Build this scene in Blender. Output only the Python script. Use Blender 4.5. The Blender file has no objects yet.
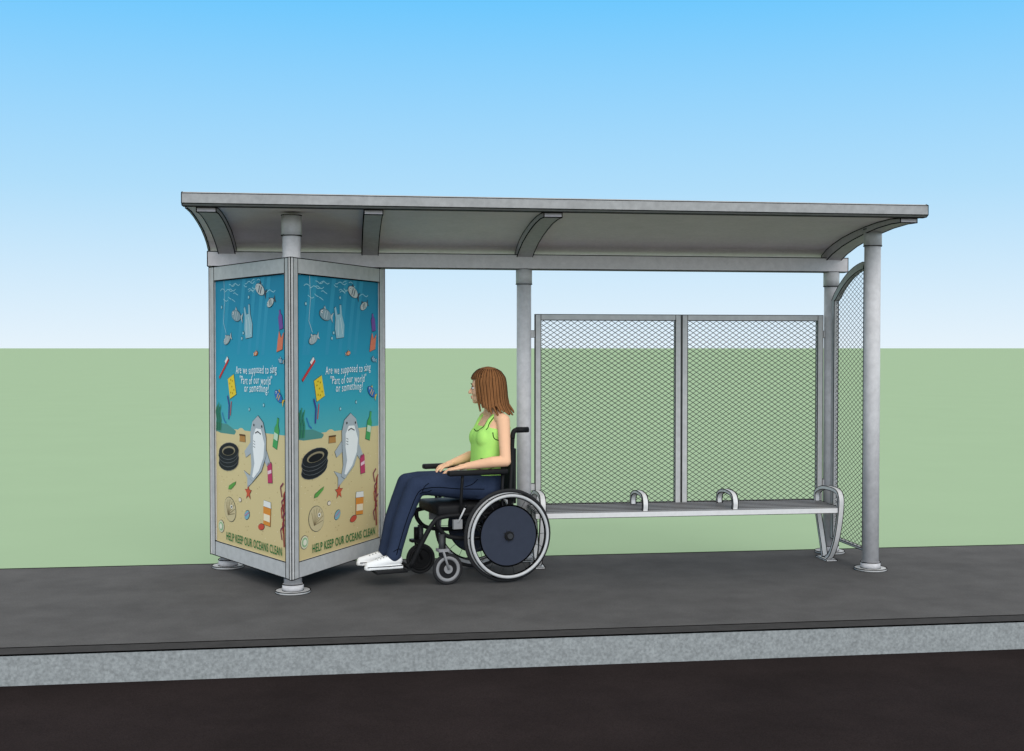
import bpy, bmesh, math, random
from mathutils import Vector, Matrix
from mathutils.bvhtree import BVHTree
random.seed(4)
SC = bpy.context.scene
COL = SC.collection
R = math.radians

def lin(c):
    o = []
    for x in c:
        x = x / 255.0
        o.append(x / 12.92 if x <= 0.04045 else ((x + 0.055) / 1.055) ** 2.4)
    return tuple(o)

# ------------------------------------------------------------------ materials
def mat(name, rgb, rough=0.6, metal=0.0, var=0.0, scale=8.0, bump=0.0, spec=0.3, scale2=None, var2=0.0, stretch=None):
    m = bpy.data.materials.new(name)
    m.use_nodes = True
    nt = m.node_tree
    b = nt.nodes["Principled BSDF"]
    c = lin(rgb)
    b.inputs["Base Color"].default_value = (*c, 1)
    b.inputs["Roughness"].default_value = rough
    b.inputs["Metallic"].default_value = metal
    b.inputs["Specular IOR Level"].default_value = spec
    if var > 0:
        tc = nt.nodes.new("ShaderNodeTexCoord")
        src = tc.outputs["Object"]
        if stretch:
            mp = nt.nodes.new("ShaderNodeMapping")
            mp.inputs["Scale"].default_value = stretch
            nt.links.new(src, mp.inputs["Vector"])
            src = mp.outputs["Vector"]
        n = nt.nodes.new("ShaderNodeTexNoise")
        n.inputs["Scale"].default_value = scale
        n.inputs["Detail"].default_value = 6
        n.inputs["Roughness"].default_value = 0.65
        nt.links.new(src, n.inputs["Vector"])
        r = nt.nodes.new("ShaderNodeValToRGB")
        r.color_ramp.elements[0].position = 0.3
        r.color_ramp.elements[1].position = 0.7
        lo = tuple(x * (1 - var) for x in c)
        hi = tuple(min(1, x * (1 + var)) for x in c)
        r.color_ramp.elements[0].color = (*lo, 1)
        r.color_ramp.elements[1].color = (*hi, 1)
        nt.links.new(n.outputs["Fac"], r.inputs["Fac"])
        out = r.outputs["Color"]
        if scale2:
            n2 = nt.nodes.new("ShaderNodeTexNoise")
            n2.inputs["Scale"].default_value = scale2
            n2.inputs["Detail"].default_value = 4
            nt.links.new(src, n2.inputs["Vector"])
            mr = nt.nodes.new("ShaderNodeMapRange")
            mr.inputs["From Min"].default_value = 0.3
            mr.inputs["From Max"].default_value = 0.7
            mr.inputs["To Min"].default_value = 1 - var2
            mr.inputs["To Max"].default_value = 1 + var2
            nt.links.new(n2.outputs["Fac"], mr.inputs["Value"])
            vm = nt.nodes.new("ShaderNodeVectorMath")
            vm.operation = 'SCALE'
            nt.links.new(out, vm.inputs[0])
            nt.links.new(mr.outputs["Result"], vm.inputs["Scale"])
            out = vm.outputs["Vector"]
        nt.links.new(out, b.inputs["Base Color"])
        if bump > 0:
            bp = nt.nodes.new("ShaderNodeBump")
            bp.inputs["Strength"].default_value = bump
            bp.inputs["Distance"].default_value = 0.01
            nt.links.new(n.outputs["Fac"], bp.inputs["Height"])
            nt.links.new(bp.outputs["Normal"], b.inputs["Normal"])
    return m

M = {}
M['grass'] = mat("grass_green", (150, 173, 142), 1.0, var=0.015, scale=0.6, spec=0)
M['asphalt'] = mat("pavement_asphalt", (86, 85, 85), 0.95, var=0.16, scale=3.0, scale2=90, var2=0.10, spec=0.05)
M['kerbtop'] = mat("kerb_top_asphalt", (62, 61, 61), 0.95, var=0.14, scale=12, scale2=150, var2=0.10, spec=0.05)
M['kerb'] = mat("kerb_concrete", (145, 149, 150), 0.9, var=0.10, scale=14, scale2=70, var2=0.22, spec=0.1, bump=0.1)
M['road'] = mat("road_tarmac", (38, 32, 32), 0.95, var=0.2, scale=2.0, scale2=160, var2=0.28, spec=0.04)
M['steel'] = mat("galvanised_steel", (200, 198, 200), 0.6, 0.0, var=0.11, scale=26, scale2=5, var2=0.06, spec=0.2)
M['fascia'] = mat("fascia_steel", (160, 160, 161), 0.7, 0.0, var=0.13, scale=26, scale2=5, var2=0.06, spec=0.2)
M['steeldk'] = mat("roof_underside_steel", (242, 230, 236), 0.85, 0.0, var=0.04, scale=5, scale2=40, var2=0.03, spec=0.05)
M['rib'] = mat("rib_steel", (190, 184, 188), 0.7, 0.0, var=0.11, scale=26, spec=0.1)
M['beam'] = mat("beam_steel", (222, 217, 220), 0.7, 0.0, var=0.08, scale=26, spec=0.1)
M['frame'] = mat("frame_steel", (186, 186, 186), 0.6, 0.0, var=0.10, scale=20, spec=0.2)
M['mesh'] = mat("expanded_metal", (70, 72, 71), 0.8, 0.0, var=0.1, scale=20, spec=.1)
M['bench'] = mat("bench_steel", (218, 217, 217), 0.45, 0.0, var=0.05, scale=30, spec=0.3)
M['slat'] = mat("bench_slat_steel", (152, 151, 152), 0.6, 0.0, var=0.06, scale=30, spec=0.2)
M['line'] = mat("edge_line_black", (10, 10, 10), 0.9, spec=0)
M['black'] = mat("black_plastic", (22, 22, 24), 0.6, var=0.2, scale=20, spec=.2)
M['darkgrey'] = mat("dark_grey_metal", (52, 53, 56), 0.5, var=0.1, scale=20)
M['silver'] = mat("silver_metal", (190, 190, 191), 0.35, 0.0, var=0.05, scale=20, spec=0.5)
M['midgrey'] = mat("mid_grey_plastic", (140, 140, 142), 0.6, var=0.05, scale=20)
M['tyre'] = mat("tyre_rubber", (36, 36, 38), 0.8, var=0.1, scale=40)
M['guard'] = mat("navy_wheel_cover", (54, 59, 72), 0.8, var=0.06, scale=20, spec=.1)
M['skin'] = mat("skin", (244, 194, 158), 0.8, var=0.02, scale=15, spec=0.08)
M['lip'] = mat("lips", (190, 95, 90), 0.5)
M['eyew'] = mat("eye_white", (235, 235, 235), 0.3)
M['eyed'] = mat("eye_dark", (30, 20, 18), 0.3)
M['brow'] = mat("eyebrow_brown", (80, 45, 28), 0.8)
M['hair'] = mat("brown_hair", (136, 92, 58), 0.85, var=0.25, scale=9, stretch=(9, 9, 0.7), spec=0.08)
M['hairdk'] = mat("dark_hair_strand", (34, 20, 13), 0.8, spec=0.1)
M['top'] = mat("lime_green_cotton", (184, 240, 124), 0.95, var=0.03, scale=12, spec=.05)
M['jeans'] = mat("navy_denim", (48, 58, 80), 0.9, var=0.10, scale=14, scale2=160, var2=0.06, bump=0.1, spec=.05)
M['jeansdk'] = mat("denim_seam", (8, 10, 16), 0.9, spec=.05)
M['topdk'] = mat("cotton_seam", (18, 30, 10), 0.9, spec=.05)
M['shoe'] = mat("white_shoe", (236, 236, 236), 0.7, var=0.03, scale=20)

m = bpy.data.materials.new("poster_print")
m.use_nodes = True
at = m.node_tree.nodes.new("ShaderNodeAttribute")
at.attribute_name = "Col"
bs = m.node_tree.nodes["Principled BSDF"]
bs.inputs["Roughness"].default_value = 0.6
bs.inputs["Specular IOR Level"].default_value = 0.1
m.node_tree.links.new(at.outputs["Color"], bs.inputs["Base Color"])
M['print'] = m

# ------------------------------------------------------------------ mesh builder
class MB:
    def __init__(s):
        s.v = []; s.f = []; s.m = []; s.s = []; s.mats = []
    def mi(s, k):
        if k not in s.mats: s.mats.append(k)
        return s.mats.index(k)
    def add(s, vs, fs, k, smooth=False):
        o = len(s.v); i = s.mi(k)
        s.v += [tuple(x) for x in vs]
        for n, f in enumerate(fs):
            s.f.append([x + o for x in f]); s.m.append(i)
            s.s.append(smooth[n] if isinstance(smooth, list) else smooth)
    def obox(s, o, ax, ay, az, xr, yr, zr, k):
        o, ax, ay, az = Vector(o), Vector(ax), Vector(ay), Vector(az)
        vs = [o + ax * x + ay * y + az * z for z in zr for y in yr for x in xr]
        s.add(vs, [(0, 1, 3, 2), (4, 6, 7, 5), (0, 4, 5, 1), (1, 5, 7, 3), (3, 7, 6, 2), (2, 6, 4, 0)], k)
    def box(s, lo, hi, k):
        s.obox((0, 0, 0), (1, 0, 0), (0, 1, 0), (0, 0, 1), (lo[0], hi[0]), (lo[1], hi[1]), (lo[2], hi[2]), k)
    def cyl(s, p, q, r, r2=None, k='steel', seg=28):
        p, q = Vector(p), Vector(q)
        if r2 is None: r2 = r
        d = (q - p).normalized(); u = d.orthogonal().normalized(); w = d.cross(u)
        vs = []
        for c, rr in ((p, r), (q, r2)):
            for i in range(seg):
                a = 2 * math.pi * i / seg
                vs.append(c + (u * math.cos(a) + w * math.sin(a)) * rr)
        fs = [(i, (i + 1) % seg, seg + (i + 1) % seg, seg + i) for i in range(seg)]
        sm = [True] * seg + [False, False]
        fs += [tuple(range(seg))[::-1], tuple(range(seg, 2 * seg))]
        s.add(vs, fs, k, sm)
    def tube(s, pts, r, k, seg=12, closed=False, flat=1.0, ref=None):
        pts = [Vector(p) for p in pts]; n = len(pts)
        rs = r if isinstance(r, (list, tuple)) else [r] * n
        vs = []; u = None
        for i in range(n):
            if closed: d = pts[(i + 1) % n] - pts[i - 1]
            else: d = pts[min(i + 1, n - 1)] - pts[max(i - 1, 0)]
            d.normalize()
            if ref is not None: u = Vector(ref); u = (u - d * u.dot(d)).normalized()
            elif u is None: u = d.orthogonal().normalized()
            else: u = (u - d * u.dot(d)).normalized()
            w = d.cross(u)
            for j in range(seg):
                a = 2 * math.pi * (j + (0.5 if seg == 4 else 0)) / seg
                vs.append(pts[i] + (u * math.cos(a) * flat + w * math.sin(a)) * rs[i])
        fs = []
        m = n if closed else n - 1
        for i in range(m):
            a = i * seg; b = ((i + 1) % n) * seg
            for j in range(seg):
                fs.append((a + j, a + (j + 1) % seg, b + (j + 1) % seg, b + j))
        sm = [seg > 4] * len(fs)
        if not closed:
            fs += [tuple(range(seg))[::-1], tuple(range((n - 1) * seg, n * seg))]
            sm += [False, False]
        s.add(vs, fs, k, sm)
    def extr(s, poly, a0, a1, k, axis=0):
        n = len(poly); vs = []
        for a in (a0, a1):
            for (p, q) in poly:
                vs.append((a, p, q) if axis == 0 else ((p, a, q) if axis == 1 else (p, q, a)))
        fs = [(i, (i + 1) % n, n + (i + 1) % n, n + i) for i in range(n)]
        fs += [tuple(range(n))[::-1], tuple(range(n, 2 * n))]
        s.add(vs, fs, k)
    def ell(s, c, r, k='skin', rot=None, seg=20, rings=12):
        c = Vector(c); vs = []; fs = []
        if not isinstance(r, (tuple, list)): r = (r, r, r)
        def P(x, y, z):
            p = Vector((x * r[0], y * r[1], z * r[2]))
            if rot is not None: p = rot @ p
            return c + p
        vs.append(P(0, 0, 1))
        for i in range(1, rings):
            t = math.pi * i / rings
            for j in range(seg):
                a = 2 * math.pi * j / seg
                vs.append(P(math.sin(t) * math.cos(a), math.sin(t) * math.sin(a), math.cos(t)))
        vs.append(P(0, 0, -1))
        for j in range(seg):
            fs.append((0, 1 + j, 1 + (j + 1) % seg))
            b = 1 + (rings - 2) * seg
            fs.append((len(vs) - 1, b + (j + 1) % seg, b + j))
        for i in range(rings - 2):
            a = 1 + i * seg; b = a + seg
            for j in range(seg):
                fs.append((a + j, b + j, b + (j + 1) % seg, a + (j + 1) % seg))
        s.add(vs, fs, k, True)
    def cap(s, p, r, q, r2, k='skin'):
        s.cyl(p, q, r, r2, k, 18); s.ell(p, r, k, seg=18, rings=10); s.ell(q, r2, k, seg=18, rings=10)
    def chain(s, pts, k='skin'):
        for a, b in zip(pts[:-1], pts[1:]): s.cap(a[0], a[1], b[0], b[1], k)
    def loft(s, rings, k='skin', seg=32):
        vs = []; fs = []
        for (cx, cy, z, rx, ry) in rings:
            for j in range(seg):
                a = 2 * math.pi * j / seg
                ca, sa = math.cos(a), math.sin(a)
                e = 0.85
                vs.append((cx + rx * math.copysign(abs(ca) ** e, ca), cy + ry * math.copysign(abs(sa) ** e, sa), z))
        n = len(rings)
        for i in range(n - 1):
            for j in range(seg):
                fs.append((i * seg + j, i * seg + (j + 1) % seg, (i + 1) * seg + (j + 1) % seg, (i + 1) * seg + j))
        fs += [tuple(range(seg))[::-1], tuple(range((n - 1) * seg, n * seg))]
        s.add(vs, fs, k, True)
    def mesh(s, name, outline=0.0, ang=35):
        me = bpy.data.meshes.new(name)
        me.from_pydata(s.v, [], s.f)
        for k in s.mats: me.materials.append(M[k])
        for i, p in enumerate(me.polygons):
            p.material_index = s.m[i]; p.use_smooth = s.s[i]
        bm = bmesh.new(); bm.from_mesh(me)
        bmesh.ops.recalc_face_normals(bm, faces=bm.faces)
        if outline > 0:
            me.materials.append(M['line']); li = len(s.mats)
            es = [(e.verts[0].co.copy(), e.verts[1].co.copy()) for e in bm.edges
                  if len(e.link_faces) == 2 and e.calc_face_angle(0) > R(ang)]
            for p, q in es:
                d = (q - p)
                if d.length < 1e-5: continue
                d.normalize(); u = d.orthogonal().normalized(); w = d.cross(u)
                a = [bm.verts.new(p - d * outline * .5 + (u * math.cos(t) + w * math.sin(t)) * outline) for t in (0, 2.094, 4.189)]
                b = [bm.verts.new(q + d * outline * .5 + (u * math.cos(t) + w * math.sin(t)) * outline) for t in (0, 2.094, 4.189)]
                for i in range(3):
                    f = bm.faces.new((a[i], a[(i + 1) % 3], b[(i + 1) % 3], b[i]))
                    f.material_index = li; f.smooth = False
        bm.to_mesh(me); bm.free()
        return me

def put(name, me, parent=None, loc=(0, 0, 0), **props):
    o = bpy.data.objects.new(name, me)
    COL.objects.link(o)
    o.location = loc
    if parent: o.parent = parent
    for k, v in props.items(): o[k] = v
    return o
def part(name, mb, parent, outline=0.0, loc=(0, 0, 0), **props):
    return put(name, mb.mesh(name, outline), parent, loc, **props)
def empty(name, loc=(0, 0, 0), rz=0, parent=None, **props):
    o = put(name, None, parent, loc, **props)
    o.rotation_euler = (0, 0, rz); o.empty_display_size = 0.2
    return o

def blob(name, mb, voxel=0.006, smooth=4, extra=None, parent=None, **props):
    me = mb.mesh(name + "_src")
    o = bpy.data.objects.new(name + "_src", me); COL.objects.link(o)
    rm = o.modifiers.new("r", 'REMESH'); rm.mode = 'VOXEL'; rm.voxel_size = voxel; rm.use_smooth_shade = True
    sm = o.modifiers.new("s", 'SMOOTH'); sm.factor = 0.5; sm.iterations = smooth
    dg = bpy.context.evaluated_depsgraph_get()
    out = bpy.data.meshes.new_from_object(o.evaluated_get(dg))
    bpy.data.objects.remove(o)
    out.name = name
    out.materials.clear()
    out.materials.append(M[mb.mats[0]])
    for p in out.polygons: p.use_smooth = True; p.material_index = 0
    if extra:
        if callable(extra): extra = extra(out)
        em = extra.mesh(name + "_extra")
        bm = bmesh.new(); bm.from_mesh(out); n0 = len(bm.faces)
        bm.from_mesh(em); bm.faces.ensure_lookup_table()
        for k in extra.mats: out.materials.append(M[k])
        for i in range(n0, len(bm.faces)): bm.faces[i].material_index += 1
        bm.to_mesh(out); bm.free()
    return put(name, out, parent, **props)

OL = 0.0042
# ------------------------------------------------------------------ setting
g = MB(); g.add([(-6000, -6000, -0.157), (6000, -6000, -0.157), (6000, 6000, -0.157), (-6000, 6000, -0.157)], [(0, 1, 2, 3)], 'grass')
part("ground", g, None, kind="structure")
g = MB(); g.box((-80, -6, -0.156), (80, 6.15, -0.152), 'road'); part("road", g, None, kind="structure")
g = MB(); g.box((-80, 6.30, -0.155), (80, 8.58, 0.0), 'asphalt'); part("pavement", g, None, 0.0045, kind="structure")
g = MB(); g.box((-80, 6.15, -0.155), (80, 6.297, 0.0), 'kerb')
g.box((-80, 6.152, 0.0), (80, 6.297, 0.003), 'kerbtop')
part("kerb", g, None, 0.0034, kind="structure")

# ------------------------------------------------------------------ shelter
YR = 8.45
shelter = empty("bus_shelter", (1.3, 8.0, 0), label="galvanised steel bus shelter with curved roof, mesh walls and poster case",
                category="bus shelter")
def W(mb):
    mb.v = [(x - 1.3, y - 8.0, z) for (x, y, z) in mb.v]; return mb

und = [(7.17, 2.356), (7.35, 2.365), (7.55, 2.364), (7.75, 2.353), (7.95, 2.335), (8.13, 2.313), (8.3, 2.28), (8.42, 2.248), (8.5, 2.215), (8.56, 2.175)]
XL, XRr = -0.955, 3.635
prof = [(y, z) for y, z in und] + [(y + 0.012 * (i / 9), z + 0.034) for i, (y, z) in reversed(list(enumerate(und)))]
g = MB()
g.extr(prof, XL, XRr, 'steeldk')
roof = part("roof", W(g), shelter, OL * .8)
g = MB()
g.extr([(7.165, 2.356), (7.142, 2.368), (7.142, 2.426), (7.17, 2.436), (7.24, 2.436), (7.24, 2.40), (7.215, 2.356)], XL - 0.006, XRr + 0.006, 'fascia')
part("fascia", W(g), roof, OL * .8)
for x0, x1 in ((XL - 0.012, XL - 0.002), (XRr + 0.002, XRr + 0.012)):
    g = MB()
    t = [(y, z - 0.004) for y, z in und[1:]] + [(y + 0.012 * (i / 9), z + 0.040) for i, (y, z) in reversed(list(enumerate(und)))][:-1]
    g.extr(t, x0, x1, 'frame'); part("roof_trim", W(g), roof, OL * .8)
for x in (-0.83, 0.15, 1.244, 3.55):
    g = MB()
    low = []
    for i, (y, z) in enumerate(und[:9]):
        f = i / 8.0
        low.append((y if i else 7.22, z - 0.03 - 0.06 * f ** 1.3))
    up = [(y if i else 7.22, z - 0.003) for i, (y, z) in enumerate(und[:9])]
    hw = .056
    g.extr(low + up[::-1], x - hw, x + hw, 'rib')
    part("rib", W(g), roof, OL)
g = MB(); g.box((-0.96, YR - 0.045, 2.087), (3.66, YR + 0.045, 2.188), 'beam')
part("beam", W(g), shelter, OL)

def post(x, y, top, r=0.054, sleeve=None):
    g = MB()
    g.cyl((x, y, 0.012), (x, y, top), r, k='steel')
    g.cyl((x, y, 0.0), (x, y, 0.014), 0.108, k='frame', seg=36)
    g.cyl((x, y, 0.014), (x, y, 0.055), 0.066, k='steel')
    if sleeve:
        g.cyl((x, y, sleeve[0]), (x, y, sleeve[1]), r + 0.006, k='steel')
    part("post", W(g), shelter, 0.0034)
post(-0.837, YR, 2.085)
post(1.244, YR, 2.087, 0.052, (1.98, 2.087))
post(3.55, YR, 2.087, 0.052, (1.98, 2.087))
post(3.55, 7.75, 2.32, 0.055, (2.22, 2.335))
post(-0.35, 7.52, 2.34, 0.056, (2.22, 2.345))

def strands(mb, inside, w, h, put3, cw=0.050, ch=0.034, r=0.0022, k='mesh'):
    m_ = ch / cw
    for sgn in (1, -1):
        c = -m_ * w if sgn > 0 else 0
        end = h if sgn > 0 else h + m_ * w
        c += ch * .5
        while c < end:
            pts = [(w * i / 240.0, c + sgn * m_ * w * i / 240.0) for i in range(241)]
            ins = [p for p in pts if inside(*p)]
            if len(ins) > 2:
                mb.tube([put3(*ins[0], sgn), put3(*ins[-1], sgn)], r, k, seg=4)
            c += ch
def bracket(lo, hi):
    g = MB(); g.box(lo, hi, 'frame'); part("bracket", W(g), shelter, 0.002)
for (xa, xb) in ((1.325, 2.398), (2.408, 3.481)):
    zb, zt = 0.36, 1.765
    g = MB()
    y0, y1 = YR - 0.018, YR + 0.018
    fw = 0.04
    g.box((xa, y0, zb), (xa + fw, y1, zt), 'frame'); g.box((xb - fw, y0, zb), (xb, y1, zt), 'frame')
    g.box((xa + fw, y0, zt - fw), (xb - fw, y1, zt), 'frame'); g.box((xa + fw, y0, zb), (xb - fw, y1, zb + fw), 'frame')
    fo = part("panel_frame", W(g), shelter, OL * .8)
    g = MB()
    w = xb - xa - 2 * fw + .01; h = zt - zb - 2 * fw + .01
    strands(g, lambda a, b: 0 <= b <= h, w, h, lambda a, b, s: (xa + fw - .005 + a, YR + s * 0.002, zb + fw - .005 + b))
    part("wire_mesh", W(g), fo)
for (x0, x1) in ((1.29, 1.33), (3.478, 3.51)):
    for z in (0.5, 1.6): bracket((x0, YR - 0.01, z), (x1, YR + 0.01, z + 0.05))

ya, yb = 7.825, 8.38
def topz(y):
    f = (y - ya) / (yb - ya)
    return 2.10 - 0.03 * f - 0.20 * f ** 2.2
g = MB()
N = 14
pts = [(3.55, ya, 0.125)] + [(3.55, ya + (yb - ya) * i / N, topz(ya + (yb - ya) * i / N)) for i in range(N + 1)] + [(3.55, yb, 0.125)]
g.tube(pts, 0.034, 'frame', seg=4, closed=True, ref=(1, 0, 0), flat=.7)
so = part("side_panel_frame", W(g), shelter, 0.003)
g = MB()
w = yb - ya
strands(g, lambda a, b: 0 <= b <= topz(ya + a) - 0.125, w, 2.0, lambda a, b, s: (3.55 + s * 0.002, ya + a, 0.125 + b), cw=0.066, ch=0.034, r=.0020)
part("wire_mesh", W(g), so)
for y0, y1 in ((7.79, 7.82), (8.385, 8.41)):
    for z in (0.4, 1.75): bracket((3.54, y0, z), (3.56, y1, z + .05))

# ------------------------------------------------------------------ poster case
A = Vector((-0.35, 7.385, 0)); B = Vector((-0.953, 8.43, 0)); C = Vector((0.253, 8.43, 0))
cen = (A + B + C) / 3
ZB, ZT = 0.10, 2.078
g = MB()
core = [cen + (P - cen) * 0.945 for P in (A, C, B)]
g.extr([(p.x, p.y) for p in core], ZB + .01, ZT - .01, 'darkgrey', axis=2)
case = part("poster_case", W(g), shelter, 0)
UP = Vector((0, 0, 1))
PW, PH = 1.045, 1.78
def faceframe(P0, P1):
    e = (P1 - P0).normalized(); nrm = e.cross(UP); L = (P1 - P0).length
    g = MB()
    def bar(s0, s1, z0, z1, off0=-0.018, off1=0.0):
        g.obox(P0, e, nrm, UP, (s0, s1), (off0, off1), (z0, z1), 'frame')
    bar(0.001, 0.08, ZB, ZT); bar(L - 0.08, L - 0.001, ZB, ZT)
    bar(0.08, L - 0.08, ZT - 0.095, ZT); bar(0.08, L - 0.08, ZB, ZB + 0.10)
    part("case_frame", W(g), case, 0.0030)
    return e, nrm, L
eL, nL, LL = faceframe(B, A)
eR, nR, LR = faceframe(A, C)
eB, nB, LB = faceframe(C, B)
g = MB()
g.obox(C, eB, nB, UP, (0.082, LB - .082), (-0.015, -0.008), (ZB + .1, ZT - .095), 'frame'); part("back_panel", W(g), case, 0)
g = MB()
g.extr([(p.x, p.y) for p in [cen + (P - cen) * 0.93 for P in (A, C, B)]], ZT - .012, ZT + .004, 'frame', axis=2)
part("case_lid", W(g), case, 0)

# poster artwork (a across in metres 0..PW, b up in metres 0..PH)
ART = []
GS = 0.88
OLC = (46, 60, 66)
def poly(pts, col, lay): ART.append((pts, [lin(col)] * len(pts), lay))
def tr(pts, cx, cy, rot=0, sc=1):
    c, s = math.cos(R(rot)), math.sin(R(rot)); sc = sc * GS
    return [(cx + (x * c - y * s) * sc, cy + (x * s + y * c) * sc) for x, y in pts]
def ellp(cx, cy, rx, ry, rot=0, n=18): return tr([(rx * math.cos(2 * math.pi * i / n), ry * math.sin(2 * math.pi * i / n)) for i in range(n)], cx, cy, rot)
def grow(pts, d):
    cx = sum(p[0] for p in pts) / len(pts); cy = sum(p[1] for p in pts) / len(pts)
    o = []
    for x, y in pts:
        v = Vector((x - cx, y - cy)); l = v.length or 1
        v *= (l + d) / l; o.append((cx + v.x, cy + v.y))
    return o
def shape(pts, col, lay=2, ol=0.0035):
    poly(grow(pts, ol), OLC, lay - 1); poly(pts, col, lay)
def line(pts, w, col, lay=3):
    for (x0, y0), (x1, y1) in zip(pts[:-1], pts[1:]):
        d = Vector((x1 - x0, y1 - y0)).normalized(); nx, ny = -d.y * w / 2, d.x * w / 2
        poly([(x0 - nx, y0 - ny), (x1 - nx, y1 - ny), (x1 + nx, y1 + ny), (x0 + nx, y0 + ny)], col, lay)
def P2(s, t): return s * PW, t * PH
def fish(s, t, L, rot, col, col2=(215, 218, 212), lay=2):
    cx, cy = P2(s, t)
    flip = -1 if 90 < rot < 270 else 1
    shape(tr([(-.42, 0), (-.72, .24), (-.64, 0), (-.72, -.24)], cx, cy, rot, L), col2, lay)
    shape(tr([(-.1, .2 * flip), (.1, .40 * flip), (.2, .2 * flip)], cx, cy, rot, L), col2, lay)
    shape(ellp(cx, cy, L * .5, L * .25, rot), col, lay + 1)
    for f in (-.15, .05):
        line(tr([(f, -.18), (f + .04, .18)], cx, cy, rot, L), L * .06, col2, lay + 2)
    ex, ey = tr([(.32, .07 * flip)], cx, cy, rot, L)[0]
    poly(ellp(ex, ey, L * .07, L * .07), (240, 240, 240), lay + 2)
    poly(ellp(ex, ey, L * .035, L * .035), (10, 10, 10), lay + 3)
wc = [(0.44, (88, 176, 182)), (0.55, (60, 166, 186)), (0.72, (44, 152, 182)), (0.9, (40, 140, 174)), (1.0, (40, 134, 166))]
for (t0, c0), (t1, c1) in zip(wc[:-1], wc[1:]):
    ART.append(([(0, t0 * PH), (PW, t0 * PH), (PW, t1 * PH), (0, t1 * PH)], [lin(c0), lin(c0), lin(c1), lin(c1)], 0))
SD = (218, 200, 152)
ART.append(([(0, 0), (PW, 0), (PW, .44 * PH), (0, .44 * PH)], [lin((212, 192, 142)), lin((212, 192, 142)), lin(SD), lin(SD)], 0))
N = 40
dune = [(PW * i / N, PH * (0.425 - 0.02 * math.sin(i * .16 * 2) + .012 * math.sin(i * .5) - .02 * (i / N))) for i in range(N + 1)]
for (x0, y0), (x1, y1) in zip(dune[:-1], dune[1:]):
    poly([(x0, PH * .385), (x1, PH * .385), (x1, y1), (x0, y0)], SD, 0.5)
poly([(0, .43 * PH), (.0, .46 * PH), (.18 * PW, .455 * PH), (.3 * PW, .435 * PH), (.3 * PW, .42 * PH), (0, .42 * PH)], (84, 146, 140), 0.3)
for i in range(90):
    x, y = random.random() * PW, random.uniform(.06, .38) * PH
    poly(ellp(x, y, .006, .004, 0, 6), random.choice([(190, 168, 118), (230, 216, 178), (180, 156, 110)]), 0.8)
for k in range(20):
    x = random.uniform(0.02, .8) * PW; y = random.uniform(.92, .99) * PH; ln = random.randint(3, 7)
    line([(x + i * .024, y + .009 * math.sin(i * 1.5 + k)) for i in range(ln)], .0045, (158, 210, 222), 1)
for k in range(6):
    x = random.uniform(0.0, .85) * PW
    poly([(x, PH * .998), (x + .05, PH * .998), (x - .05, PH * .72), (x - .09, PH * .72)], (54, 152, 184), 0.2)
fish(.66, .955, .15, 160, (196, 202, 200), (70, 82, 96))
fish(.32, .865, .16, 170, (134, 158, 168), (178, 194, 198))
fish(.80, .905, .11, 200, (190, 198, 196), (84, 94, 102))
fish(.18, .775, .12, 200, (160, 176, 180), (200, 206, 206))
fish(.90, .575, .13, 150, (50, 112, 186), (226, 190, 76))
fish(.60, .725, .06, 10, (214, 130, 74), (236, 226, 214))
fish(.93, .70, .07, 170, (92, 152, 184), (216, 218, 212))
line([P2(.14, .999), P2(.15, .92), P2(.13, .84), P2(.17, .80)], .0035, (200, 220, 225), 3)
cx, cy = P2(.49, .842)
bg_ = lambda pts: tr(pts, cx, cy, 10, .9)
shape(bg_([(-.07, -.13), (.05, -.14), (.075, -.04), (.05, .05), (.055, .13), (.03, .135), (.02, .06), (-.02, .06), (-.035, .13), (-.06, .12), (-.055, .04), (-.08, -.05)]), (150, 190, 202), 2)
line(bg_([(-.04, -.11), (-.02, .02)]), .006, (205, 222, 226)); line(bg_([(.03, -.11), (.02, .03)]), .006, (205, 222, 226))
cx, cy = P2(.93, .84); shape(tr([(-.03, -.06), (.03, -.06), (.03, .03), (.012, .05), (.012, .075), (-.012, .075), (-.012, .05), (-.03, .03)], cx, cy, 10), (120, 82, 156))
cx, cy = P2(.92, .765); shape(tr([(-.05, -.07), (.04, -.05), (.06, .07), (.02, .03), (-.01, .08), (-.03, .02)], cx, cy, 0), (218, 124, 96))
cx, cy = P2(.13, .665); shape(tr([(-.11, -.01), (.11, -.008), (.11, .012), (-.11, .012)], cx, cy, 40), (196, 60, 62)); shape(tr([(.05, .012), (.11, .012), (.11, .035), (.05, .035)], cx, cy, 40), (230, 230, 230))
cx, cy = P2(.25, .60)
shape(tr([(-.055, -.085), (.06, -.07), (.05, .085), (-.06, .07)], cx, cy, 12), (232, 204, 62))
for dx, dy in ((-.03, .03), (.02, .04), (0, 0), (.03, -.03), (-.03, -.04), (.0, -.05), (-.01, .055)):
    poly(tr([(dx + .009 * math.cos(q * .785), dy + .007 * math.sin(q * .785)) for q in range(8)], cx, cy, 12), (185, 152, 34), 3)
cx, cy = P2(.20, .52); line(tr([(0, -.09), (.01, .02), (-.02, .09)], cx, cy), .016, (66, 70, 146), 3); line(tr([(.03, -.06), (.05, .05)], cx, cy), .010, (196, 74, 78), 3)
for k in range(5):
    x = .01 + k * .016
    line([(x, PH * .43), (x + .012, PH * .47), (x - .006, PH * .50), (x + .010, PH * (.52 + .008 * (k % 3)))], .010, (48, 116, 92) if k % 2 else (62, 140, 102), 3)
line([P2(.10, .50), P2(.13, .47), P2(.16, .46)], .01, (56, 124, 180), 3)
cx, cy = P2(.87, .445)
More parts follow.
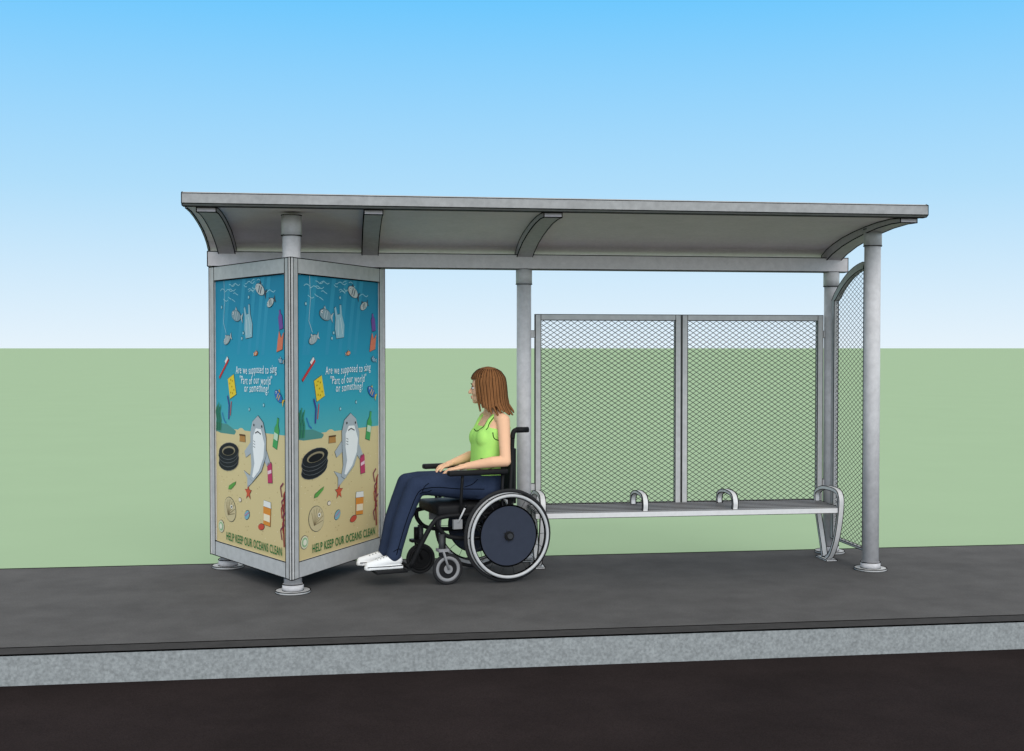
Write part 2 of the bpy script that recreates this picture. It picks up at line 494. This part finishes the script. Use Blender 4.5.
shape(tr([(-.036, -.11), (.036, -.11), (.036, .03), (.014, .065), (.014, .11), (-.014, .11), (-.014, .065), (-.036, .03)], cx, cy, -14), (76, 164, 96)); poly(tr([(-.03, -.05), (.03, -.05), (.03, 0), (-.03, 0)], cx, cy, -14), (196, 222, 198), 3)
cx, cy = P2(.40, .408); shape(tr([(-.05, -.02), (.05, -.02), (.045, .03), (-.045, .03)], cx, cy), (184, 134, 76)); line(tr([(-.05, .03), (.05, .03)], cx, cy), .01, (96, 66, 42))
# broad pale shark, tail to the lower left
cx, cy = P2(.60, .375)
sh = lambda pts: tr([(x * 1.2, y) for x, y in pts], cx, cy, -2, 1.45)
SG = (176, 184, 190)
shape(sh([(-.03, .06), (-.115, -.02), (-.10, -.05), (-.03, -.01)]), SG, 2)
shape(sh([(.08, .03), (.13, -.05), (.10, -.07), (.07, -.04)]), SG, 2)
shape(sh([(-.055, -.14), (-.12, -.12), (-.085, -.155), (-.085, -.205), (-.03, -.165)]), SG, 2)
shape(sh([(-.06, -.15), (-.045, -.09), (-.055, .0), (-.06, .08), (-.04, .14), (.012, .175), (.06, .145), (.09, .07), (.09, -.02), (.05, -.10), (-.03, -.165)]), SG, 3)
poly(sh([(-.035, -.14), (-.015, -.07), (-.03, .0), (-.03, .07), (-.005, .11), (.045, .11), (.078, .04), (.07, -.03), (.03, -.10), (-.02, -.145)]), (244, 245, 245), 4)
for dx in (-.022, .052):
    e_ = sh([(dx, .125)])[0]; poly(ellp(e_[0], e_[1], .009, .010, 0, 8), (15, 15, 15), 5)
line(sh([(-.01, .085), (.015, .096), (.045, .085)]), .007, (60, 50, 52), 5)
for q in range(3): line(sh([(-.025, .045 - q * .014), (-.008, .040 - q * .014)]), .004, (90, 100, 108), 5)
# coiled tyres, a low wide pile
cx, cy = P2(.19, .335)
for i, dy in enumerate((-.04, -.014, .012, .036)):
    poly(grow(ellp(cx + .008 * (i % 2), cy + dy, .175, .062, 6), .004), (104, 106, 110), 1.9 + i * .4); poly(ellp(cx + .008 * (i % 2), cy + dy, .175, .062, 6), (36, 38, 42), 2.1 + i * .4)
poly(ellp(cx + .01, cy + .038, .118, .036, 6), (150, 138, 112), 4)
poly(ellp(cx + .01, cy + .033, .10, .028, 6), (26, 26, 30), 4.4)
cx, cy = P2(.78, .30); shape(tr([(-.036, -.07), (.036, -.07), (.036, .06), (.026, .075), (-.026, .075), (-.036, .06)], cx, cy, 4), (190, 64, 104)); poly(tr([(-.03, -.01), (.03, .0), (.03, .025), (-.03, .015)], cx, cy, 4), (236, 200, 212), 3)
cx, cy = P2(.24, .225); shape(tr([(-.07, -.012), (-.02, -.02), (.06, .0), (.08, .02), (.02, .018), (-.05, .012)], cx, cy, 15), (98, 160, 76))
cx, cy = P2(.48, .215); st = []
for i in range(10):
    a = math.pi / 2 + i * math.pi / 5; r = .052 if i % 2 == 0 else .021; st.append((cx + r * math.cos(a), cy + r * math.sin(a)))
shape(st, (204, 92, 64))
cx, cy = P2(.21, .135)
shape(ellp(cx, cy, .105, .09, -20), (204, 188, 148))
for i in range(7):
    a = -0.3 + i * .45; line([(cx - .03, cy - .04), (cx + .08 * math.cos(a), cy + .068 * math.sin(a))], .004, (138, 120, 88), 3)
poly(ellp(cx + .03, cy + .02, .02, .016), (238, 232, 218), 3.5); poly(ellp(cx + .03, cy + .02, .008, .008), (15, 15, 15), 4)
cx, cy = P2(.74, .155)
shape(tr([(-.055, -.09), (.055, -.09), (.06, .04), (-.06, .04)], cx, cy, -3), (220, 142, 60)); shape(tr([(-.06, .042), (.06, .042), (.055, .085), (-.055, .085)], cx, cy, -3), (232, 232, 228))
poly(tr([(-.05, -.06), (.05, -.06), (.05, -.01), (-.05, -.01)], cx, cy, -3), (240, 226, 196), 3)
cx2, cy2 = P2(.66, .10); shape(ellp(cx2, cy2, .05, .022, 10), (200, 82, 64))
cx2, cy2 = P2(.46, .13); shape(ellp(cx2, cy2, .045, .03, 30), (128, 176, 190)); line([(cx2 - .03, cy2 - .01), (cx2 + .03, cy2 + .02)], .006, (206, 100, 140), 3)
cx2, cy2 = P2(.36, .18); shape(ellp(cx2, cy2, .022, .014, 0), (234, 220, 202))
for k in range(7):
    x = PW * .94 + (k % 3) * .016; y = PH * (.09 + k * .025)
    line([(x, y - .03), (x - .02 + .01 * (k % 2), y + .03), (x + .02, y + .06)], .012, (166, 72, 62) if k % 2 else (130, 58, 80), 3)
line([P2(.965, .05), P2(.955, .14), P2(.975, .24)], .018, (148, 64, 60), 2)
cx, cy = P2(.075, .062); shape(ellp(cx, cy, .050, .046), (220, 216, 186)); poly(ellp(cx, cy, .038, .035), (152, 186, 142), 3); poly(ellp(cx, cy, .024, .022), (226, 224, 202), 4)
for s, t in ((.4, .78), (.42, .8), (.83, .66), (.7, .54), (.5, .52), (.5, .93), (.1, .9)):
    shape(ellp(s * PW, t * PH, .011, .011, 0, 10), (160, 208, 218), 2, .003)
GS = 1.0
def text_faces(txt, cx, cy, width, col, lay, shear=0.0, bold=0.0, hscale=1.0, rot=0, wob=0.0):
    cu = bpy.data.curves.new("t", 'FONT'); cu.body = txt; cu.shear = shear; cu.offset = bold; cu.resolution_u = 3
    cu.align_x = 'CENTER'; cu.align_y = 'CENTER'; cu.space_character = 1.12
    o = bpy.data.objects.new("t", cu); COL.objects.link(o)
    dg = bpy.context.evaluated_depsgraph_get()
    me = bpy.data.meshes.new_from_object(o.evaluated_get(dg))
    xs = [v.co.x for v in me.vertices]; w = max(xs) - min(xs); mx = (max(xs) + min(xs)) / 2
    ys = [v.co.y for v in me.vertices]; my = (max(ys) + min(ys)) / 2
    s = width / w
    for p in me.polygons:
        pts = []
        for i in p.vertices:
            vx, vy = me.vertices[i].co.x - mx, me.vertices[i].co.y - my
            vy += wob * math.sin(vx * 1.3 + 1)
            pts.append((vx * s, vy * s * hscale))
        poly(tr(pts, cx, cy, rot), col, lay)
    bpy.data.objects.remove(o); bpy.data.meshes.remove(me)
text_faces("Are we supposed to sing", .60 * PW, .662 * PH, .57 * PW, (252, 253, 253), 4.6, 0.1, -.004, 1.45, 1.5, .04)
text_faces("\"Part of our world\"", .60 * PW, .629 * PH, .45 * PW, (252, 253, 253), 4.6, 0.1, -.004, 1.4, 1, .04)
text_faces("or something?", .61 * PW, .596 * PH, .34 * PW, (252, 253, 253), 4.6, 0.1, -.004, 1.4, 1, .04)
text_faces("HELP KEEP OUR OCEANS CLEAN", .55 * PW, .032 * PH, .78 * PW, (10, 112, 56), 4.6, 0.0, .014, 1.5)

def poster(P0, e, nrm, L):
    vs = []; fs = []; cols = []
    o = P0 + e * ((L - PW) / 2) + UP * (ZB + 0.0985) + nrm * (-0.011)
    for pts, cc, lay in ART:
        pp = [(min(max(x, 0), PW), min(max(y, 0), PH)) for x, y in pts]
        i0 = len(vs)
        for x, y in pp: vs.append(o + e * x + UP * y + nrm * (lay * 0.0014))
        fs.append(list(range(i0, len(vs)))); cols += list(cc)
    vs = [(v.x - 1.3, v.y - 8.0, v.z) for v in vs]
    me = bpy.data.meshes.new("poster"); me.from_pydata(vs, [], fs)
    ca = me.color_attributes.new("Col", 'FLOAT_COLOR', 'POINT')
    for i, c in enumerate(cols): ca.data[i].color = (*c, 1)
    me.materials.append(M['print'])
    put("poster", me, case)
poster(B, eL, nL, LL); poster(A, eR, nR, LR)

# ------------------------------------------------------------------ bench
bench = empty("bench", (2.35, 8.18, 0), label="long pale steel slatted bench with hoop armrests in the shelter", category="bench")
def Bn(mb):
    mb.v = [(x - 2.35, y - 8.18, z) for (x, y, z) in mb.v]; return mb
g = MB()
bx0, bx1 = 1.25, 3.44
for i in range(6):
    y = 7.985 + i * 0.068
    g.box((bx0 + .01, y, 0.388), (bx1 - .01, y + 0.056, 0.402), 'slat')
for x in (1.3, 1.95, 2.6, 3.35): g.box((x, 7.99, 0.37), (x + .03, 8.38, 0.3875), 'slat')
g.box((bx0, 7.945, 0.366), (bx1, 7.98, 0.403), 'bench')
part("seat", Bn(g), bench, 0.0024)
def sm(pts, n=8):
    P = [Vector(p) for p in pts]; P = [P[0] * 2 - P[1]] + P + [P[-1] * 2 - P[-2]]; o = []
    for i in range(1, len(P) - 2):
        for j in range(n):
            t = j / n; a, b, c, d = P[i - 1], P[i], P[i + 1], P[i + 2]
            o.append(.5 * ((2 * b) + (c - a) * t + (2 * a - 5 * b + 4 * c - d) * t * t + (3 * b - a - 3 * c + d) * t ** 3))
    o.append(P[-2]); return o
def flatbar(g, path, hw, th, k):
    g.tube(path, th, k, seg=4, flat=hw / th, ref=(1, 0, 0))
def leg(x):
    g = MB()
    flatbar(g, sm([(x, 8.17, .012), (x, 8.10, .05), (x, 8.02, .16), (x, 7.965, .30), (x, 7.94, .42), (x, 7.945, .475), (x, 7.985, .51), (x, 8.09, .52), (x, 8.24, .512), (x, 8.35, .475), (x, 8.372, .42), (x, 8.335, .30), (x, 8.27, .14), (x, 8.22, .012)]), .026, .017, 'bench')
    g.box((x - .04, 8.09, 0), (x + .04, 8.28, .010), 'bench')
    g.tube([(x, 7.96, .385), (x, 8.37, .385)], 0.014, 'bench')
    part("leg", Bn(g), bench, 0.0032)
leg(1.30); leg(3.415)
for x in (2.02, 2.66):
    g = MB()
    flatbar(g, sm([(x, 7.985, .40), (x, 7.975, .45), (x, 8.01, .495), (x, 8.10, .508), (x, 8.22, .505), (x, 8.31, .48), (x, 8.34, .44), (x, 8.335, .40)]), .026, .015, 'bench')
    part("armrest", Bn(g), bench, 0.0040)

# ------------------------------------------------------------------ wheelchair (x forward, y to occupant's left)
OX, OY, HD = 0.947, 7.932, R(195)
chair = empty("wheelchair", (OX, OY, 0), HD, label="black manual wheelchair with silver handrims standing on the pavement", category="wheelchair")
WR = 0.305
def ring(c, r, n=56): return [(c[0] + r * math.cos(2 * math.pi * i / n), c[1], c[2] + r * math.sin(2 * math.pi * i / n)) for i in range(n)]
for sd in (1, -1):
    g = MB()
    g.cyl((0, -.04, 0), (0, .035, 0), .03, k='black', seg=20); g.cyl((0, .028 * sd, 0), (0, .046 * sd, 0), .018, k='darkgrey', seg=16)
    for i in range(18):
        a = 2 * math.pi * i / 18; b = a + (.35 if i % 2 else -.35)
        g.tube([(.024 * math.cos(b), .016 * (1 if i % 3 else -1), .024 * math.sin(b)), (.276 * math.cos(a), 0, .276 * math.sin(a))], .0017, 'darkgrey', seg=5)
    wh = part("wheel", g, chair, loc=(0, .285 * sd, WR))
    g = MB(); g.tube(ring((0, 0, 0), WR - .012), .012, 'tyre', seg=14, closed=True); part("tyre", g, wh)
    g = MB(); g.tube(ring((0, 0, 0), .272), .012, 'silver', seg=4, closed=True, ref=(0, 1, 0))
    g.tube(ring((0, .0125 * sd, 0), .257), .0032, 'line', seg=6, closed=True); part("rim", g, wh)
    g = MB(); g.tube(ring((0, .044 * sd, 0), .264), .0105, 'silver', seg=12, closed=True)
    g.tube(ring((0, .040 * sd, 0), .2765), .0035, 'line', seg=6, closed=True); g.tube(ring((0, .040 * sd, 0), .2515), .0035, 'line', seg=6, closed=True)
    for i in range(6):
        a = 2 * math.pi * i / 6; g.tube([(.272 * math.cos(a), 0, .272 * math.sin(a)), (.264 * math.cos(a), .04 * sd, .264 * math.sin(a))], .005, 'darkgrey', seg=6)
    part("handrim", g, wh)
    g = MB(); g.cyl((0, .012 * sd, 0), (0, .016 * sd, 0), .198, k='guard', seg=56)
    g.tube(ring((0, .016 * sd, 0), .198), .005, 'line', seg=8, closed=True)
    part("spoke_guard", g, wh)
for sd in (1, -1):
    g = MB(); r = .102
    g.tube(ring((0, 0, 0), r - .012, 36), .012, 'tyre', seg=12, closed=True)
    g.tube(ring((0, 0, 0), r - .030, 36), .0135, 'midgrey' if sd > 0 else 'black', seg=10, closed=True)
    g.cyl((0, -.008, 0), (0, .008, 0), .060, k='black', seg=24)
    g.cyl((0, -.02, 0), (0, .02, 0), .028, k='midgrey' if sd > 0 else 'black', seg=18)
    cw = part("caster_wheel", g, chair, loc=(.39 if sd > 0 else .43, .215 * sd, r))
    g = MB()
    for yy in (-.028, .028):
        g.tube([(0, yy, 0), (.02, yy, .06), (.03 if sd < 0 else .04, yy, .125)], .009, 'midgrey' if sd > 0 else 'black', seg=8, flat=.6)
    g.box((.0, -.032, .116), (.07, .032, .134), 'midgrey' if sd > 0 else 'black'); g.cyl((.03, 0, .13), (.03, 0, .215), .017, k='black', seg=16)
    part("fork", g, cw)
g = MB()
for sd in (1, -1):
    y = .215 * sd
    g.tube(sm([(-.04, y, .44), (.2, y, .445), (.42, y, .44), (.49, y, .40), (.56, y * .95, .28), (.625, y * .8, .125)], 6), .0155, 'black')
    g.tube(sm([(-.04, y, .30), (.2, y, .29), (.38, y, .31), (.45, y, .37), (.46, y, .43)], 6), .0145, 'black')
    g.tube([(-.035, y, .24), (-.045, y, .55), (-.065, y, .95)], .014, 'black')
    g.tube([(.0, y, .305), (.0, y + .05 * sd, .305)], .012, 'silver')
    g.tube([(.1, y, .29), (.12, y, .44)], .010, 'darkgrey'); g.tube([(-.04, y, .42), (.16, y, .30)], .010, 'darkgrey')
    g.cyl((.43, y, .19), (.43, y, .33), .02, k='darkgrey', seg=16)
    g.box((.30, y - .012 + .02 * sd, .36), (.36, y + .012 + .02 * sd, .42), 'midgrey')
    g.tube([(.33, y + .03 * sd, .40), (.28, y + .035 * sd, .50)], .006, 'silver'); g.ell((.28, y + .035 * sd, .505), .013, 'black')
g.tube([(.12, -.21, .43), (.12, .21, .27)], .011, 'darkgrey'); g.tube([(.12, .21, .43), (.12, -.21, .27)], .011, 'darkgrey')
g.tube([(0, -.22, .305), (0, .22, .305)], .011, 'darkgrey')
part("frame", g, chair)
def bevbox(name, lo, hi, k, bev, parent, **p):
    g = MB(); g.box(lo, hi, k); me = g.mesh(name)
    bm = bmesh.new(); bm.from_mesh(me)
    bmesh.ops.bevel(bm, geom=list(bm.edges), offset=bev, segments=3, profile=.5, affect='EDGES')
    for f in bm.faces: f.smooth = True
    bm.to_mesh(me); bm.free()
    return put(name, me, parent, **p)
bevbox("seat", (-.03, -.205, .440), (.45, .205, .512), 'black', .02, chair)
g = MB()
K = 12
inn = [(-.075 - .035 * math.sin(math.pi * i / K), -.205 + .41 * i / K) for i in range(K + 1)]
out = [(x - .018, y) for x, y in inn]
g.extr(inn + out[::-1], .50, .86, 'black', axis=2)
part("backrest", g, chair)
for sd in (1, -1):
    bevbox("armrest", (-.01, .25 * sd - .028, .703), (.40, .25 * sd + .028, .737), 'black', .011, chair)
    y = .25 * sd
    g = MB(); g.tube(sm([(.30, .225 * sd, .45), (.31, y, .55), (.30, y, .70)], 4), .010, 'black'); part("armrest_support", g, chair)
    g = MB(); g.tube([(.02, .225 * sd, .45), (.02, y, .70)], .010, 'black'); part("armrest_support", g, chair)
    g = MB(); y = .215 * sd
    g.tube(sm([(-.063, y, .93), (-.07, y, .97), (-.095, y, .985), (-.17, y, .985)], 5), .016, 'black'); g.tube([(-.09, y, .985), (-.175, y, .985)], .019, 'black')
    part("push_handle", g, chair)
    lo = (.64, .035 if sd > 0 else -.165, .088); hi = (.85, .165 if sd > 0 else -.035, .107)
    bevbox("footplate", lo, hi, 'black', .005, chair)
g = MB()
g.tube([(.625, -.17, .12), (.625, .17, .12)], .012, 'black'); g.box((.61, -.17, .10), (.66, .17, .112), 'black')
part("footrest_bar", g, chair)

# ------------------------------------------------------------------ person
person = empty("person", (OX, OY, 0), HD, label="person in lime tank top and navy trousers seated in a wheelchair", category="person")
rings = [(.10, 0, .535, .10, .155), (.09, 0, .58, .125, .172), (.075, 0, .64, .115, .165), (.055, 0, .71, .092, .138), (.038, 0, .77, .088, .130), (.025, 0, .85, .098, .142),
         (.015, 0, .92, .105, .152), (.003, 0, .98, .097, .158), (-.008, 0, 1.03, .078, .150), (-.012, 0, 1.065, .06, .11), (-.010, 0, 1.095, .048, .065)]
HR = Matrix.Rotation(R(-34), 3, 'Z')
HS = 1.04
def H(p):
    v = HR @ Vector(((p[0] - .01) * HS, p[1] * HS, 0)); return (v.x + .028, v.y, p[2])
KX, AX = .565, .705
b = MB()
b.loft([(x, y, z, rx - .006, ry - .006) for x, y, z, rx, ry in rings])
for sd in (1, -1):
    b.chain([((-.015, .11 * sd, 1.06), .042), ((-.02, .158 * sd, 1.045), .046), ((-.015, .185 * sd, .98), .042), ((-.005, .225 * sd, .86), .037), ((.0, .248 * sd, .785), .035)])
    b.cap((.005, .0, 1.10), .045, (-.02, .13 * sd, 1.06), .036)
    wy = .135 * sd
    b.chain([((.0, .248 * sd, .785), .036), ((.075, .218 * sd, .780), .037), ((.225, wy, .752), .0235)])
    d = Vector((.072, -.028 * sd, -.012))
    wr = Vector((.23, wy, .750)); kn = wr + d
    side = Vector((.36, .93 * sd, 0)).normalized()
    b.cap(wr, .021, wr + d * .5, .020)
    for i in range(4):
        o = (i - 1.5) * .0185
        k0 = kn + side * o + Vector((-.006 * abs(i - 1.2), 0, -.002)); ln = [.9, 1.05, 1.0, .8][i]
        b.cap(wr + side * o * .7 + d * .25, .014, k0, .0105)
        p1 = k0 + Vector((.034, -.015 * sd, -.006)) * ln; p2 = p1 + Vector((.020, -.010 * sd, -.016)) * ln; p3 = p2 + Vector((.012, -.006 * sd, -.014)) * ln
        b.chain([(k0, .0098), (p1, .0088), (p2, .008), (p3, .0068)])
    t0 = wr + d * .3 - side * .02
    b.chain([(t0, .013), (t0 + Vector((.03, -.022 * sd, -.004)), .0105), (t0 + Vector((.056, -.028 * sd, -.012)), .0085)])
    b.chain([((.10, .085 * sd, .60), .068), ((KX, .095 * sd, .635), .045), ((AX, .088 * sd, .23), .030), ((AX, .088 * sd, .165), .028), ((AX + .1, .09 * sd, .135), .02)])
b.chain([((-.012, 0, 1.07), .052), ((.005, 0, 1.13), .046), ((.024, 0, 1.20), .046)])
b.ell(H((.018, 0, 1.288)), (.096, .077, .086), rot=HR)
b.ell(H((.045, 0, 1.235)), (.070, .060, .082), rot=HR)
b.ell(H((.060, 0, 1.185)), (.048, .046, .036), rot=HR)
b.ell(H((.090, 0, 1.168)), (.020, .021, .017), rot=HR)
b.chain([(H((.108, 0, 1.262)), .009), (H((.121, 0, 1.240)), .0095), (H((.128, 0, 1.226)), .0115)])
for sd in (1, -1):
    b.ell(H((.112, .010 * sd, 1.223)), .0085)
    b.ell(H((.098, .028 * sd, 1.277)), (.012, .022, .008), rot=HR)
    b.ell(H((.075, .040 * sd, 1.225)), (.022, .018, .02), rot=HR)
    b.ell(H((.0, .076 * sd, 1.245)), (.018, .008, .03), rot=HR)
b.ell(H((.108, 0, 1.199)), (.012, .020, .0075), rot=HR)
b.ell(H((.105, 0, 1.187)), (.012, .018, .008), rot=HR)
x = MB()
for sd in (1, -1):
    x.ell(H((.0965, .030 * sd, 1.256)), (.012, .0145, .0085), 'eyew', rot=HR, seg=14, rings=8)
    x.ell(H((.1055, .030 * sd, 1.256)), (.0045, .0065, .0068), 'eyed', rot=HR, seg=12, rings=8)
    x.tube([H((.098, .046 * sd, 1.264)), H((.108, .030 * sd, 1.2665)), H((.104, .016 * sd, 1.262))], .0024, 'eyed', seg=6)
    x.tube([H((.100, .052 * sd, 1.280)), H((.111, .034 * sd, 1.2875)), H((.113, .016 * sd, 1.284))], .0036, 'brow', seg=6)
x.ell(H((.1125, 0, 1.1995)), (.009, .018, .005), 'lip', rot=HR, seg=14, rings=8)
x.ell(H((.1105, 0, 1.189)), (.009, .016, .0055), 'lip', rot=HR, seg=14, rings=8)
body = blob("body", b, 0.0042, 3, extra=x, parent=person)

def surf_line(me, pts, r, k, mb):
    """thin stitched seam lying on a finished cloth surface"""
    bm = bmesh.new(); bm.from_mesh(me); t = BVHTree.FromBMesh(bm); bm.free()
    o = []
    for p in sm(pts, 6):
        q = t.find_nearest(p)
        if q[0] is not None: o.append(q[0] + q[1] * r * .2)
    mb.tube(o, r, k, seg=6)

t = MB()
tr_ = [(x_, y_, z_, rx + .007, ry + .006) for x_, y_, z_, rx, ry in rings]
t.loft([(.066, 0, .665, .112, .158)] + tr_[3:8] + [(-.004, 0, 1.005, .088, .135)], 'top')
for sd in (1, -1):
    t.ell((.076, .064 * sd, .922), (.056, .070, .072), 'top')
t.ell((.080, 0, .915), (.052, .10, .068), 'top')
for sd in (1, -1):
    t.chain([((.075, .085 * sd, .98), .022), ((.045, .088 * sd, 1.04), .020), ((.0, .09 * sd, 1.088), .017), ((-.045, .09 * sd, 1.075), .019), ((-.085, .085 * sd, .99), .02)], 'top')
def topx(me):
    e = MB()
    surf_line(me, [(.02, .17, .80), (.08, .15, .79), (.13, .10, .795)], .0022, 'topdk', e)
    surf_line(me, [(.03, .17, .74), (.10, .14, .725), (.15, .08, .73)], .0022, 'topdk', e)
    surf_line(me, [(.06, .17, .97), (.05, .18, .93), (.0, .19, .91), (-.05, .17, .93)], .003, 'topdk', e)
    surf_line(me, [(.08, .11, .98), (.05, .12, 1.04), (.0, .12, 1.09)], .0028, 'topdk', e)
    surf_line(me, [(.02, .07, 1.10), (.07, .065, 1.04), (.11, .05, .985), (.12, 0, .975), (.11, -.05, .985)], .0028, 'topdk', e)
    return e
blob("tank_top", t, 0.006, 5, extra=topx, parent=person)
t = MB()
t.loft([(.10, 0, .530, .10, .160), (.09, 0, .58, .132, .180), (.078, 0, .64, .124, .174), (.068, 0, .685, .112, .158)], 'jeans')
for sd in (1, -1):
    t.chain([((.11, .088 * sd, .605), .090), ((.30, .094 * sd, .622), .083), ((.48, .096 * sd, .637), .070), ((KX, .096 * sd, .632), .065),
             ((KX + .05, .094 * sd, .52), .059), ((KX + .095, .091 * sd, .40), .057), ((AX - .003, .088 * sd, .235), .049), ((AX + .008, .088 * sd, .19), .050)], 'jeans')
def jx(me):
    e = MB()
    for sd in (1, -1):
        y = .18 * sd
        surf_line(me, [(.12, y, .60), (.3, y, .61), (.46, y, .625), (.56, y, .60), (.61, y, .5), (.66, y, .36), (.705, y, .2)], .0026, 'jeansdk', e)
        surf_line(me, [(.50, y, .66), (.53, y, .63), (.54, y, .59)], .0024, 'jeansdk', e)
        surf_line(me, [(.48, y, .60), (.51, y, .58), (.55, y, .58)], .0024, 'jeansdk', e)
        surf_line(me, [(.16, y, .68), (.2, y, .64), (.26, y, .62)], .0024, 'jeansdk', e)
        surf_line(me, [(.65, y, .22), (.69, y, .235), (.75, y, .23)], .0024, 'jeansdk', e)
    surf_line(me, [(.2, .03, .70), (.35, .035, .70), (.5, .04, .70), (.60, .045, .66), (.65, .05, .56), (.70, .05, .42), (.74, .05, .26)], .0028, 'jeansdk', e)
    return e
blob("trousers", t, 0.007, 4, extra=jx, parent=person)
for sd in (1, -1):
    t = MB(); y = .09 * sd; q0 = -.025
    t.chain([((.715 + q0, y, .160), .036), ((.78 + q0, y, .158), .036), ((.86 + q0, y + .004 * sd, .142), .031), ((.905 + q0, y + .006 * sd, .137), .025)], 'shoe')
    t.cap((.725 + q0, y, .165), .038, (.735 + q0, y, .195), .036, 'shoe')
    t.box((.685 + q0, y - .036, .110), (.90 + q0, y + .038, .130), 'shoe'); t.cyl((.90 + q0, y + .003 * sd, .110), (.90 + q0, y + .003 * sd, .130), .034, k='shoe')
    e = MB(); e.tube([(.688 + q0, y - .0375, .130), (.80 + q0, y - .040, .130), (.92 + q0, y - .028, .130)], .003, 'darkgrey', seg=5); e.tube([(.688 + q0, y + .0375, .130), (.80 + q0, y + .041, .130), (.92 + q0, y + .034, .130)], .003, 'darkgrey', seg=5)
    for q in range(4): e.tube([(.79 + q0 + q * .02, y - .022, .190 - q * .006), (.79 + q0 + q * .02, y + .022, .190 - q * .006)], .0028, 'midgrey', seg=5)
    blob("shoe", t, 0.005, 3, extra=e, parent=person)
# hair
h = MB()
cx, cz = .008, 1.288
h.ell(H((-.006, 0, 1.297)), (.104, .092, .090), 'hair', rot=HR)
h.ell(H((-.045, 0, 1.225)), (.068, .082, .10), 'hair', rot=HR)
def sp(a, ph, k=1.0):
    return (cx + .108 * k * math.sin(ph) * math.cos(a), .095 * k * math.sin(ph) * math.sin(a), cz + .097 * k * math.cos(ph))
nl = 36
strips = []
for i in range(nl):
    a = 2 * math.pi * i / nl - math.pi
    aa = abs(math.degrees(a)); jit = random.uniform(-1, 1)
    if aa < 50:
        st_ = [0.05, .35, .65, .95, 1.20 + .08 * jit]
        pts = [(H(sp(a + .12 * q, ph, 1.02)), .0140 - .0014 * q) for q, ph in enumerate(st_)]
    else:
        pts = [(H(sp(a, ph, 1.0 + .02 * jit)), .0145) for ph in (.05, .4, .8, 1.2, 1.5)]
        ex, ey, ez = sp(a, 1.5)
        zend = 1.085 + .022 * jit if aa > 85 else 1.13 + .025 * jit
        for f in (.25, .5, .75, .9, 1.0):
            z = ez + (zend - ez) * f
            flick = .030 * max(0, f - .7) / .3
            pts.append((H((ex * (1 + .05 * f) - .022 * f - flick * (1 if aa > 100 else .3), ey * (1 + .10 * f) + math.copysign(flick * .5, ey), z)), .0165 - .0100 * f))
    h.chain(pts, 'hair')
    strips.append((a, pts, jit))
def hx(me):
    e = MB()
    bm = bmesh.new(); bm.from_mesh(me); T = BVHTree.FromBMesh(bm); bm.free()
    for n_, (a, pts, jit) in enumerate(strips):
        c0 = Vector(H((cx, 0, 1.25))); o = []
        for (pp, rr) in pts[1:]:
            v = Vector(pp); d_ = Vector((v.x - c0.x, v.y - c0.y, 0)); d_.normalize()
            tn = Vector((-d_.y, d_.x, 0))
            o.append(v + d_ * rr * .9 + tn * rr * .8)
        o2 = []
        for p in sm(o, 4):
            q = T.find_nearest(p)
            o2.append(q[0] if q[0] is not None else p)
        e.tube(o2, .0022 if n_ % 2 else .0015, 'hairdk', seg=5)
    return e
blob("hair", h, 0.0046, 2, extra=hx, parent=person)

# ------------------------------------------------------------------ camera, light
cam = bpy.data.cameras.new("camera"); co = bpy.data.objects.new("camera", cam); COL.objects.link(co)
co.location = (0, 0, 1.524); co.rotation_euler = (R(90 - 1.323), 0, R(-7.8))
cam.sensor_width = 36; cam.lens = 36 * 1191 / 1024; cam.clip_end = 20000; cam.clip_start = 0.05
SC.camera = co
su = bpy.data.lights.new("sun", 'SUN'); su.energy = 1.85; su.angle = R(50); su.color = (1, .96, .92)
so_ = bpy.data.objects.new("sun", su); COL.objects.link(so_); so_.rotation_euler = (R(67), 0, R(4)); so_.location = (0, -5, 8)
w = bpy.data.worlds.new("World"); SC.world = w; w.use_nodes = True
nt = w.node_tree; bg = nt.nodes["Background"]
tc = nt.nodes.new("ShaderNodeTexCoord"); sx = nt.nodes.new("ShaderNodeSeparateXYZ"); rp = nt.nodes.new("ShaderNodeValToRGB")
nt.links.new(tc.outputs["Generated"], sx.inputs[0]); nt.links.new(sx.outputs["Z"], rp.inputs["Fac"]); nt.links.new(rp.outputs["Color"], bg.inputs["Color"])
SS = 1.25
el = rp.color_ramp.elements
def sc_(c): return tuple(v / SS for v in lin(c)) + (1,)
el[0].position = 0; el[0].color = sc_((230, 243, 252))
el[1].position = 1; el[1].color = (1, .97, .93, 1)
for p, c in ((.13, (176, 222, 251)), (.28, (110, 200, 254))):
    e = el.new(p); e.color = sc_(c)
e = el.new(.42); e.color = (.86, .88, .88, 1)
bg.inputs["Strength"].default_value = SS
SC.view_settings.view_transform = 'Standard'
SC.view_settings.look = 'None'
SC.view_settings.exposure = 0
